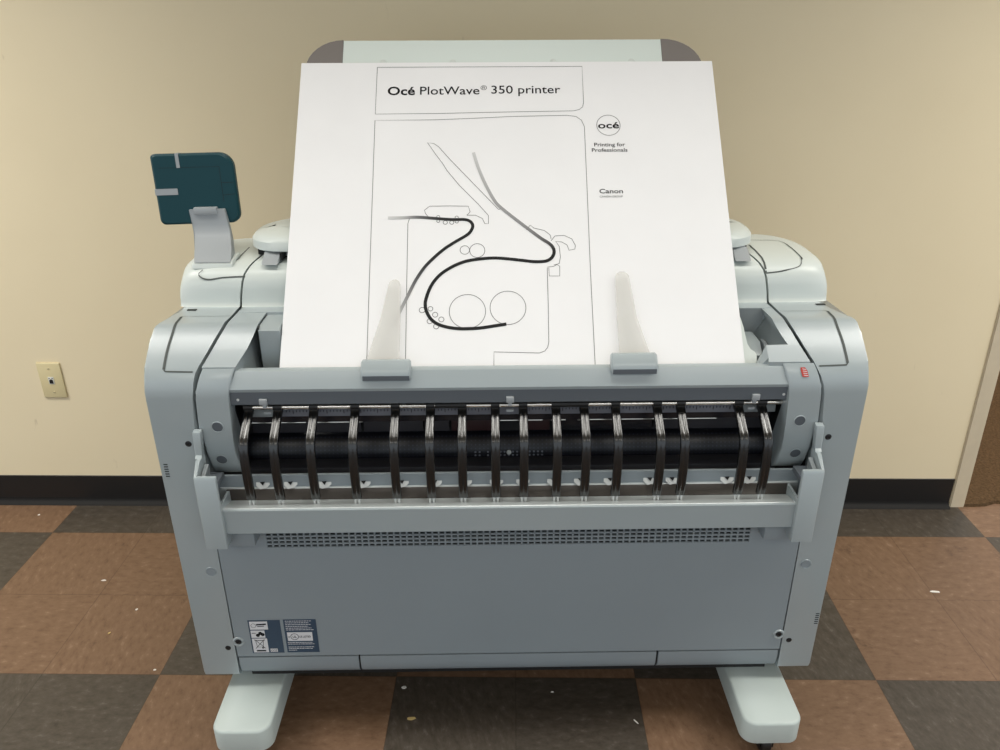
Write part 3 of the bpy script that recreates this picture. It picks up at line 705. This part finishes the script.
# upper housing ---------------------------------------------------------------------
hp = [(y+0.027, z) for y, z in [(0.166,0.9825),(0.1685,0.9845),(0.1705,0.992),(0.1715,1.002),(0.172,1.018),(0.174,1.036),(0.182,1.050),(0.196,1.060),(0.215,1.066),(0.26,1.0695),(0.39,1.0715),(0.412,1.068),(0.425,1.055),(0.425,0.9825)]]
xin = [0.557,0.557,0.556,0.555,0.552,0.548,0.544,0.538,0.532,0.525,0.521,0.521,0.521,0.557]
gap = 0.0045
b = B(); prism(b, hp, [-(x-gap)+SH for x in xin], [x-gap+SH for x in xin]); obj('upper_housing', b, M['hood'], P, smooth=40)
def end_housing(s):
    xe = -0.688 if s < 0 else 0.6785; R = 0.095; rings = [[(s*x+SH, y, z) for x, (y, z) in zip(xin, hp)]]
    for i in range(0, 11):
        t = i/10; x = xe - s*R*(1-math.sin(t*math.pi/2)); k = 1-math.cos(t*math.pi/2)
        ring = []
        for y, z in hp:
            up = max(0.0, min(1.0, (z-0.995)/0.07)); bk = max(0.0, min(1.0, (y-0.2)/0.24)); bk = bk*bk*(3-2*bk); up = up*up*(3-2*up)
            ring.append((x, y - bk*0.16*k + (1-bk)*0.028*k*(0.4+0.6*up), z - 0.030*k*k*up))
        rings.append(ring)
    b = B(); loft(b, rings)
    e = obj('end_housing', b, M['hood'], P, smooth=50)
    # inset outline on the top
    TOPZ = hp[3:11]
    def on_top(b, pts, w):
        fine = []
        for a, c in zip(pts[:-1], pts[1:]):
            n = max(1, int(math.hypot(c[0]-a[0], c[1]-a[1])/0.006)); fine += [(a[0]+(c[0]-a[0])*i/n, a[1]+(c[1]-a[1])*i/n) for i in range(n)]
        fine.append(pts[-1]); L, R_ = [], []
        for i in range(len(fine)):
            a = fine[max(i-1,0)]; c = fine[min(i+1,len(fine)-1)]; l = math.hypot(c[0]-a[0], c[1]-a[1]) or 1
            ox, oy = -(c[1]-a[1])/l*w/2, (c[0]-a[0])/l*w/2
            for lst, sg in ((L,1),(R_,-1)):
                x, y = fine[i][0]+sg*ox, fine[i][1]+sg*oy
                lst.append(b.verts.new((x, y-0.0003, interp(y, TOPZ)+0.0007)))
        for i in range(len(fine)-1): b.faces.new([L[i], L[i+1], R_[i+1], R_[i]])
    b = B()
    if s < 0: on_top(b, smooth_path([(-0.634,0.218),(-0.641,0.208),(-0.622,0.203),(-0.590,0.205),(-0.545,0.206)],4), 0.0016); on_top(b, smooth_path([(-0.596,0.226),(-0.578,0.236),(-0.571,0.262)],4)+[(-0.571,0.345)], 0.0026)
    else:
        on_top(b, [(0.541,0.205),(0.541,0.33)], 0.0042); on_top(b, smooth_path([(0.541,0.205),(0.575,0.207),(0.605,0.212),(0.618,0.220),(0.624,0.238),(0.626,0.26)],5), 0.0014); on_top(b, [(0.6255,0.235),(0.626,0.26),(0.626,0.335)], 0.0026)
        on_top(b, smooth_path([(0.626,0.335),(0.622,0.355),(0.605,0.368),(0.541,0.372)],5), 0.0016)
    obj('groove', b, M['groove'], e, smooth=0)
    b = B(); box(b, *sorted((s*0.645, s*0.664)), 0.172, 0.180, 0.9832, 0.9842); obj('latch_slit', b, M['seam'], e, smooth=0)
both(end_housing)
# rounded lid above the housing, on short supports
b = B(); rings = []
for inset, z in ((0.012,1.0875),(0.002,1.0875),(0.0,1.0895),(0.0005,1.1065),(0.006,1.1135),(0.020,1.1185),(0.045,1.1225),(0.085,1.125)):
    rings.append([(x, y, z) for x, y in rrect(-0.549+inset, 0.533-inset, 0.238+inset, 0.455-inset, [max(0.012, 0.075-inset*0.4)]*2+[max(0.012, 0.10-inset*0.4)]*2, 8)])
loft(b, rings); obj('lid', b, M['hood'], P, smooth=40)
b = B(); prism(b, [(0.262,1.070),(0.262,1.0865),(0.41,1.0865),(0.41,1.070)], -0.470, 0.470); obj('lid_window', b, M['arm'], P)
b = B(); box(b, -0.535, 0.520, 0.285, 0.41, 1.0705, 1.087); obj('lid_gasket', b, M['dark'], P, smooth=0)
b = B(); box(b, -0.474, 0.474, 0.258, 0.2625, 1.0705, 1.073); box(b, -0.474, 0.474, 0.258, 0.2625, 1.084, 1.087)
for x in (-0.4735, 0.4715): box(b, x, x+0.003, 0.235, 0.2625, 1.0705, 1.087)
obj('window_seal', b, M['dark'], P, smooth=0)
for s in (-1, 1):
    b = B(); prism(b, [(0.214,1.067),(0.250,1.0865),(0.300,1.0865),(0.300,1.067)], s*0.477, s*0.512, 0.002, 0.004); obj('lid_support', b, M['arm'], P)

# control panel on its arm ------------------------------------------------------------
b = B(); prof_arm = [(0.226,1.0700),(0.234,1.0745),(0.262,1.0905),(0.288,1.1065),(0.299,1.118),(0.303,1.132),(0.303,1.164),(0.313,1.164),(0.316,1.128),(0.305,1.100),(0.270,1.0700)]
prism(b, prof_arm, [-0.654,-0.655,-0.661,-0.668,-0.671,-0.673,-0.676,-0.676,-0.673,-0.668,-0.656], [-0.578,-0.578,-0.583,-0.590,-0.593,-0.596,-0.600,-0.600,-0.596,-0.590,-0.580], 0.002, 0.002)
arm = obj('panel_arm', b, M['arm'], P, smooth=30)
b = B(); prism(b, [(0.222,1.058),(0.225,1.067),(0.234,1.0725),(0.285,1.0765),(0.295,1.065)], -0.660, -0.573, 0.005, 0.005, 3); obj('arm_foot', b, M['hood'], arm)
b = B(); box(b, -0.665, -0.616, 0.2995, 0.318, 1.153, 1.1685, 0.002); obj('hinge', b, M['arm'], arm)
b = B(); hw, hh = 0.0835, 0.0730; rad = [0.012, 0.020, 0.030, 0.008]; rings = []
for inset, y in ((0.004,0.0),(0.0,0.004),(0.0,0.017),(0.003,0.020)):
    rings.append([(x, y, z) for x, z in rrect(-hw+inset, hw-inset, -hh+inset, hh-inset, rad, 6)])
loft(b, rings); bmesh.ops.remove_doubles(b, verts=b.verts, dist=1e-6)
cp = obj('control_panel', b, M['teal'], P, smooth=35, label='teal back of the tilted touch screen panel')
cp.location = (-0.6565, 0.312, 1.2055); cp.rotation_euler = (math.radians(-4), math.radians(-0.5), math.radians(5))
b = B(); box(b, -0.0325, -0.0255, -0.0006, 0.0206, 0.0445, 0.0737); obj('vertical_stripe', b, M['arm'], cp, smooth=0)
b = B(); box(b, -0.0840, -0.0375, -0.0006, 0.0206, -0.0105, 0.0025); obj('horizontal_stripe', b, M['arm'], cp, smooth=0)
b = B(); plc = Plane((0,0,0), (1,0,0), (0,0,1))
ribbon(b, plc, [(0.054,0.045),(0.054,-0.028)], 0.0008, 0.0003); ribbon(b, plc, [(0.054,0.012),(0.080,0.012)], 0.0008, 0.0003); ribbon(b, plc, [(0.054,-0.014),(0.080,-0.012)], 0.0008, 0.0003); ribbon(b, plc, [(-0.07,0.045),(0.054,0.045)], 0.0006, 0.0003)
obj('panel_seam', b, M['dark'], cp, smooth=0)
b = B(); box(b, -0.074, 0.074, 0.0195, 0.0208, -0.060, 0.060); obj('screen', b, M['glass'], cp, smooth=0)

# delivery tray (stands behind the print) -----------------------------------------------
TO = Vector((0.0, 0.040, 0.908)); TV = Vector((0, 0.466, 0.536)).normalized()
tpl = Plane(TO, (1,0,0), TV)
TH = -0.006    # tray surface sits behind the sheet
def slab(b, outline, h0, h1):
    loft(b, [[tpl.at(u, v, h0) for u, v in outline], [tpl.at(u, v, h1) for u, v in outline]])
TL = 0.7745
b = B(); slab(b, [(-0.3605,-0.02),(0.3545,-0.02),(0.3545,TL),(-0.3605,TL)], TH-0.018, TH); tray = obj('delivery_tray', b, M['tray'], P, smooth=0)
def cap(s):
    a, c = (-0.3610, -0.442) if s < 0 else (0.3550, 0.4435)
    ol = [(a, 0.45), (c, 0.45), (c, 0.700)]
    r = abs(c-a)
    for i in range(1, 9):
        t = math.radians(90*i/8); ol.append((c - s*r*(1-math.cos(t)), 0.700 + 0.0755*math.sin(t)))
    b = B(); slab(b, ol, TH-0.019, TH+0.001); obj('tray_cap', b, M['cap'], tray, smooth=30, label='rounded dark grey tray corner')
    ol2 = [(a, -0.02), (c, -0.02), (c, 0.449), (a, 0.449)]
    b = B(); slab(b, ol2, TH-0.018, TH); obj('tray_wing', b, M['hood'], tray, smooth=0)
both(cap)
for x in (-0.27, -0.115, 0.11, 0.285):
    b = B(); lathe(b, tpl.at(x, 0.7145, TH-0.002), tpl.n, [(0.008,0),(0.008,0.003),(0.005,0.0045)], 18); obj('tray_button', b, M['hood'], tray)
for s in (-1, 1):
    b = B(); loft(b, [[(s*0.30-0.015,0.33,1.12),(s*0.30+0.015,0.33,1.12),(s*0.30+0.015,0.40,1.12),(s*0.30-0.015,0.40,1.12)],[(s*0.30-0.015,0.345,1.225),(s*0.30+0.015,0.345,1.225),(s*0.30+0.015,0.365,1.225),(s*0.30-0.015,0.365,1.225)]])
    obj('tray_support', b, M['arm'], tray)
# curved edge of the tray side plate showing at the right of the sheet
b = B(); cv = [(0.462,0.115),(0.468,0.100),(0.472,0.080),(0.474,0.060),(0.476,0.045),(0.481,0.034),(0.489,0.028),(0.492,0.022),(0.490,-0.005),(0.440,-0.005),(0.440,0.115)]
slab(b, cv, TH-0.014, TH-0.002); obj('tray_side_plate', b, M['hood'], tray, smooth=30)
# paper clips on the rail with translucent tongues
def clip(xa, xb, tongue, dz):
    b = B(); prism(b, [(y, z+dz) for y, z in ((0.0030,0.897),(0.0025,0.9070),(0.0080,0.919),(0.0220,0.931),(0.0280,0.931),(0.0320,0.915),(0.0190,0.897))], xa, xb, 0.0035, 0.0035, 1)
    c = obj('paper_clip', b, M['body'], P, smooth=30)
    b = B(); prism(b, [(y, z+dz) for y, z in ((0.0018,0.8970),(0.0018,0.9068),(0.0060,0.9068),(0.0060,0.8970))], xa+0.0035, xb-0.0025); obj('clip_face', b, M['slate'], c, smooth=0)
    b = B(); loft(b, [[tpl.at(u+0.007, v*0.965, 0.0095) for u, v in tongue], [tpl.at(u+0.007, v*0.965, 0.0107) for u, v in tongue]])
    obj('clip_tongue', b, M['tongue'], c, smooth=30, label='translucent tapered tongue')
clip(-0.2865, -0.1905, [(-0.288,0.005),(-0.2225,0.005),(-0.2220,0.10),(-0.2235,0.178),(-0.2270,0.1860),(-0.2330,0.1895),(-0.2395,0.1880),(-0.2450,0.1835),(-0.2480,0.176),(-0.262,0.10)], 0.0)
clip(0.1945, 0.2845, [(0.2090,0.005),(0.2730,0.005),(0.2480,0.10),(0.2375,0.1925),(0.2340,0.1990),(0.2280,0.2025),(0.2190,0.2025),(0.2125,0.1985),(0.2095,0.192),(0.2080,0.10)], 0.009)

# feet with casters -------------------------------------------------------------------
def foot(x0, x1):
    b = B(); rings = []
    def ring(ins, dz): return [(x, y, dz + (0.012*(y+0.14)/0.8)) for x, y in rrect(x0+ins, x1-ins, -0.127+ins, 0.78-ins, [0.030,0.030,0.03,0.03], 7)]
    rings = [ring(0.004,0.058), ring(0.0,0.062), ring(0.0,0.114), ring(0.0015,0.1175), ring(0.005,0.1195)]
    loft(b, rings); f = obj('foot', b, M['foot'], P, smooth=40)
    for y in (-0.085, 0.70):
        cx = (x0+x1)/2
        b = B(); cyl(b, (cx,y,0.050), (cx,y,0.070), 0.016, n=20); box(b, cx-0.017, cx-0.013, y-0.018, y+0.018, 0.02, 0.055, 0.001); box(b, cx+0.013, cx+0.017, y-0.018, y+0.018, 0.02, 0.055, 0.001)
        k = obj('caster', b, M['black'], f)
        b = B(); lathe(b, (cx-0.012,y,0.0255), (1,0,0), [(0.021,0),(0.025,0.003),(0.025,0.021),(0.021,0.024)], 24); obj('wheel', b, M['rubber'], k)
    b = B(); box(b, (x0+x1)/2-0.04, (x0+x1)/2+0.04, 0.12, 0.70, 0.118, 0.150); obj('foot_post', b, M['slate'], f, smooth=0)
foot(-0.6560, -0.5270); foot(0.5135, 0.6440)

# the printed sheet ------------------------------------------------------------------
S = thing('printed_sheet', 'large white printed sheet with a paper path diagram leaning on the delivery tray', 'printed sheet', (0,0,0), math.radians(1.669))
pp = Plane((0.007, 0.040, 0.908), (1,0,0), TV)
b = B(); W = 0.457; nu, nv = 24, 24
R0 = [[pp.at(-W + 2*W*i/nu, -0.004 + 0.7145*j/nv, 0.0) for i in range(nu+1)] for j in range(nv+1)]
loft(b, R0, cap=False, closed=False)
sheet = obj('sheet', b, M['paper'], S)

title_box = [(-0.2886, 0.6983), (-0.061, 0.6981), (0.1659, 0.6979), (0.1651, 0.6043), (0.1626, 0.5928), (0.1544, 0.586), (0.1425, 0.583), (-0.0421, 0.5804), (-0.1595, 0.5782), (-0.2892, 0.5776), (-0.2886, 0.6983)]
main_box = [(-0.2870,0.0),(-0.2880,0.2),(-0.2893,0.5617),(-0.1594,0.5623),(-0.0748,0.5655),(0.0035,0.5695),(0.1277,0.5717),(0.1472,0.5685),(0.1585,0.5593),(0.1643,0.5427),(0.1630,0.3648),(0.1615,0.2),(0.1614,0.0)]
inner_l = [(-0.211, 0.0148), (-0.2121, 0.1553), (-0.2128, 0.3125), (-0.2103, 0.3227), (-0.2056, 0.3281), (-0.1975, 0.3298)]
inner_r = [(0.0735, 0.2099), (0.073, 0.1244), (0.0717, 0.0498), (0.0693, 0.0389), (0.0634, 0.0314), (0.053, 0.0272), (0.0284, 0.028), (-0.0372, 0.0303), (-0.0376, 0.0)]
blade = [(-0.0241, 0.3439), (-0.1263, 0.4641), (-0.1509, 0.4951), (-0.1613, 0.5033), (-0.1748, 0.5056), (-0.1584, 0.4789), (-0.1422, 0.4547), (-0.1325, 0.4372), (-0.107, 0.4025), (-0.066, 0.3561), (-0.0455, 0.3301), (-0.0457, 0.3113), (-0.0532, 0.3114), (-0.0581, 0.3232), (-0.0724, 0.331), (-0.0905, 0.3311)]
scan = [(-0.1704, 0.3276), (-0.1768, 0.336), (-0.1788, 0.3437), (-0.1683, 0.3528), (-0.1257, 0.3531), (-0.0874, 0.3521), (-0.0836, 0.3388), (-0.0905, 0.3311)]
r1 = [(-0.0241, 0.3439), (-0.0165, 0.3473), (-0.0091, 0.3423)]
r2 = [(0.0332, 0.2962), (0.0409, 0.3071), (0.0488, 0.3002), (0.0705, 0.2945), (0.0819, 0.2841), (0.0835, 0.2751)]
r3 = [(0.0834, 0.271), (0.0918, 0.2819), (0.1105, 0.2831), (0.1263, 0.2748), (0.1332, 0.2597), (0.1316, 0.2516), (0.1197, 0.249), (0.1159, 0.2612), (0.105, 0.2681), (0.0926, 0.2696), (0.0997, 0.258), (0.1013, 0.2342), (0.0983, 0.2195), (0.0872, 0.2162)]
r4 = [(0.0736, 0.2116), (0.0869, 0.2133), (0.0934, 0.2173), (0.0992, 0.2137), (0.0984, 0.1918), (0.0772, 0.192), (0.0767, 0.2099)]
thick1 = [(-0.2542, 0.3261), (-0.2245, 0.3264), (-0.1921, 0.3273), (-0.1542, 0.324), (-0.1217, 0.3213), (-0.0958, 0.3211), (-0.0839, 0.3168), (-0.0785, 0.3084), (-0.0802, 0.2982), (-0.0893, 0.2864), (-0.1161, 0.2689), (-0.1374, 0.2537), (-0.1585, 0.234), (-0.1768, 0.2133), (-0.1948, 0.1836), (-0.2089, 0.1524), (-0.2238, 0.1189), (-0.2379, 0.0857)]
thick2 = [(-0.0763, 0.4805), (-0.0656, 0.4418), (-0.05, 0.4006), (-0.0314, 0.3629), (-0.0159, 0.3452), (0.0088, 0.3227), (0.0350, 0.3000), (0.0611, 0.278), (0.0784, 0.2654), (0.0867, 0.2553), (0.0885, 0.2435), (0.0827, 0.2319), (0.0703, 0.225), (0.0463, 0.2241), (0.0224, 0.2272), (-0.0308, 0.2329), (-0.0734, 0.2298), (-0.1, 0.2236), (-0.1265, 0.2105), (-0.1475, 0.194), (-0.163, 0.1719), (-0.1721, 0.1465), (-0.174, 0.1296), (-0.1696, 0.1128), (-0.1595, 0.0977), (-0.1438, 0.0876), (-0.1205, 0.0813), (-0.0947, 0.0794), (-0.0636, 0.0807), (-0.0325, 0.0854), (-0.0117, 0.0885)]
circles = [(-0.0894, 0.1165, 0.0364), (-0.008, 0.1235, 0.036), (-0.0947, 0.2516, 0.0096), (-0.0691, 0.2502, 0.0155), (-0.1499, 0.3276, 0.0033), (-0.1498, 0.318, 0.0032), (-0.1352, 0.3148, 0.0043), (-0.1217, 0.3147, 0.0043), (-0.1115, 0.3261, 0.0033), (-0.1114, 0.3164, 0.0032), (-0.1801, 0.1201, 0.0057), (-0.1635, 0.1228, 0.0047), (-0.1539, 0.1099, 0.0052), (-0.1414, 0.0997, 0.0052), (-0.1647, 0.0961, 0.0052), (-0.1516, 0.0849, 0.0052), (0.2166, 0.5461, 0.0254)]
lines = B(); LW = 0.0013
for c in (title_box, main_box, inner_l, inner_r, blade, scan, r1, r2, r3, r4): ribbon(lines, pp, c, LW)
for u, v, r in circles: disc_line(lines, pp, u, v, r, LW)
obj('diagram_lines', lines, M['ink_line'], S, smooth=0)
th_ = B()
n1 = [0.62,0.45,0.16,0.05,0.03,0.025,0.025,0.025,0.025,0.025,0.025,0.025,0.03,0.05,0.12,0.26,0.45,0.66]
p = smooth_path([a + (i,) for a, i in zip(thick1, n1)], 6)
ribbon(th_, pp, [(a[0],a[1]) for a in p], 0.0066, 0.0007, inks=[max(0.02, a[2]) for a in p])
n2 = [0.60,0.50,0.42,0.36,0.32,0.28,0.24,0.15,0.08,0.04] + [0.022]*(len(thick2)-10)
p = smooth_path([a + (i,) for a, i in zip(thick2, n2)], 6)
ribbon(th_, pp, [(a[0],a[1]) for a in p], 0.0068, 0.0007, inks=[max(0.02, a[2]) for a in p])
obj('paper_path', th_, M['toner'], S, smooth=0, label='thick black line showing the paper path')
t = B()
text(t, pp, 'Océ', -0.2640, -0.2041, 0.6262, 0.0220, 0.022)
text(t, pp, 'PlotWave', -0.1930, -0.0625, 0.6266, 0.0217, 0.006)
text(t, pp, '®', -0.0600, -0.0462, 0.6375, 0.0120, 0.0)
text(t, pp, '350 printer', -0.0364, 0.1153, 0.6283, 0.0215, 0.006)
obj('title_lettering', t, M['ink'], S, smooth=0)
t = B()
text(t, pp, 'océ', 0.1938, 0.2396, 0.5385, 0.0165, 0.02)
text(t, pp, 'Printing for', 0.1834, 0.2499, 0.4937, 0.0092, 0.011)
text(t, pp, 'Professionals', 0.1776, 0.2543, 0.4803, 0.0092, 0.011)
text(t, pp, 'Canon', 0.1889, 0.2386, 0.3803, 0.0108, 0.014)
text(t, pp, 'CANON GROUP', 0.1891, 0.2375, 0.3703, 0.0046, 0.0)
obj('logo_lettering', t, M['ink'], S, smooth=0)

# ------------------------------------------------------------------ light
def area(name, loc, size, power, rot=(0,0,0), spread=180, col=(1,1,1)):
    l = bpy.data.lights.new(name, 'AREA'); l.shape = 'RECTANGLE'; l.size, l.size_y = size; l.energy = power; l.color = col; l.spread = math.radians(spread)
    o = bpy.data.objects.new(name, l); COL.objects.link(o); o.location = loc; o.rotation_euler = rot; return o
LW_ = (1.0, 0.98, 0.93)
for x in (-1.25, 1.25):
    area('ceiling_and_fill_light', (x, -0.17, 2.72), (1.2, 0.16), 4.6, spread=112, col=LW_)
    area('ceiling_and_fill_light', (x, -2.70, 2.72), (1.4, 0.6), 15.0, spread=150, col=LW_)
area('ceiling_and_fill_light', (0, -0.42, 2.72), (0.5, 0.25), 0.5, spread=95, col=LW_)  # added fill, no fixture here: lifts the top centre of the sheet
area('ceiling_and_fill_light', (0, -0.10, 2.72), (0.5, 0.25), 3.0, spread=90, col=LW_)  # another added centre fill, not a fixture of the room
for x in (-2.4, 2.4):
    area('ceiling_and_fill_light', (x, -0.10, 2.72), (1.2, 0.6), 32.0, spread=120, col=(1.0, 0.97, 0.90))  # extra side lamps put in to brighten the back wall, no known fixtures
area('next_room_light', (2.1, 2.2, 2.4), (0.6, 0.6), 22, col=(1.0, 0.72, 0.42))
w = bpy.data.worlds.new('room ambience'); SC.world = w; w.use_nodes = True
w.node_tree.nodes['Background'].inputs['Color'].default_value = (0.86, 0.95, 1.04, 1)
w.node_tree.nodes['Background'].inputs['Strength'].default_value = 0.93

# ------------------------------------------------------------------ camera
cam = bpy.data.cameras.new('camera'); co = bpy.data.objects.new('camera', cam); COL.objects.link(co)
cam.sensor_width = 36.0; cam.lens = 776.22 * 36 / 1000; cam.clip_start = 0.05
th, roll, yaw = 0.421872, 0.00455442, -0.0160386
fw = Vector((math.sin(yaw)*math.cos(th), math.cos(yaw)*math.cos(th), -math.sin(th)))
r0 = Vector((math.cos(yaw), -math.sin(yaw), 0)); d0 = fw.cross(r0)
r = r0*math.cos(roll) + d0*math.sin(roll); d = -r0*math.sin(roll) + d0*math.cos(roll)
mtx = Matrix(((r.x, -d.x, -fw.x, 0.00253), (r.y, -d.y, -fw.y, -1.35636), (r.z, -d.z, -fw.z, 1.51639), (0,0,0,1)))
co.matrix_world = mtx
SC.camera = co
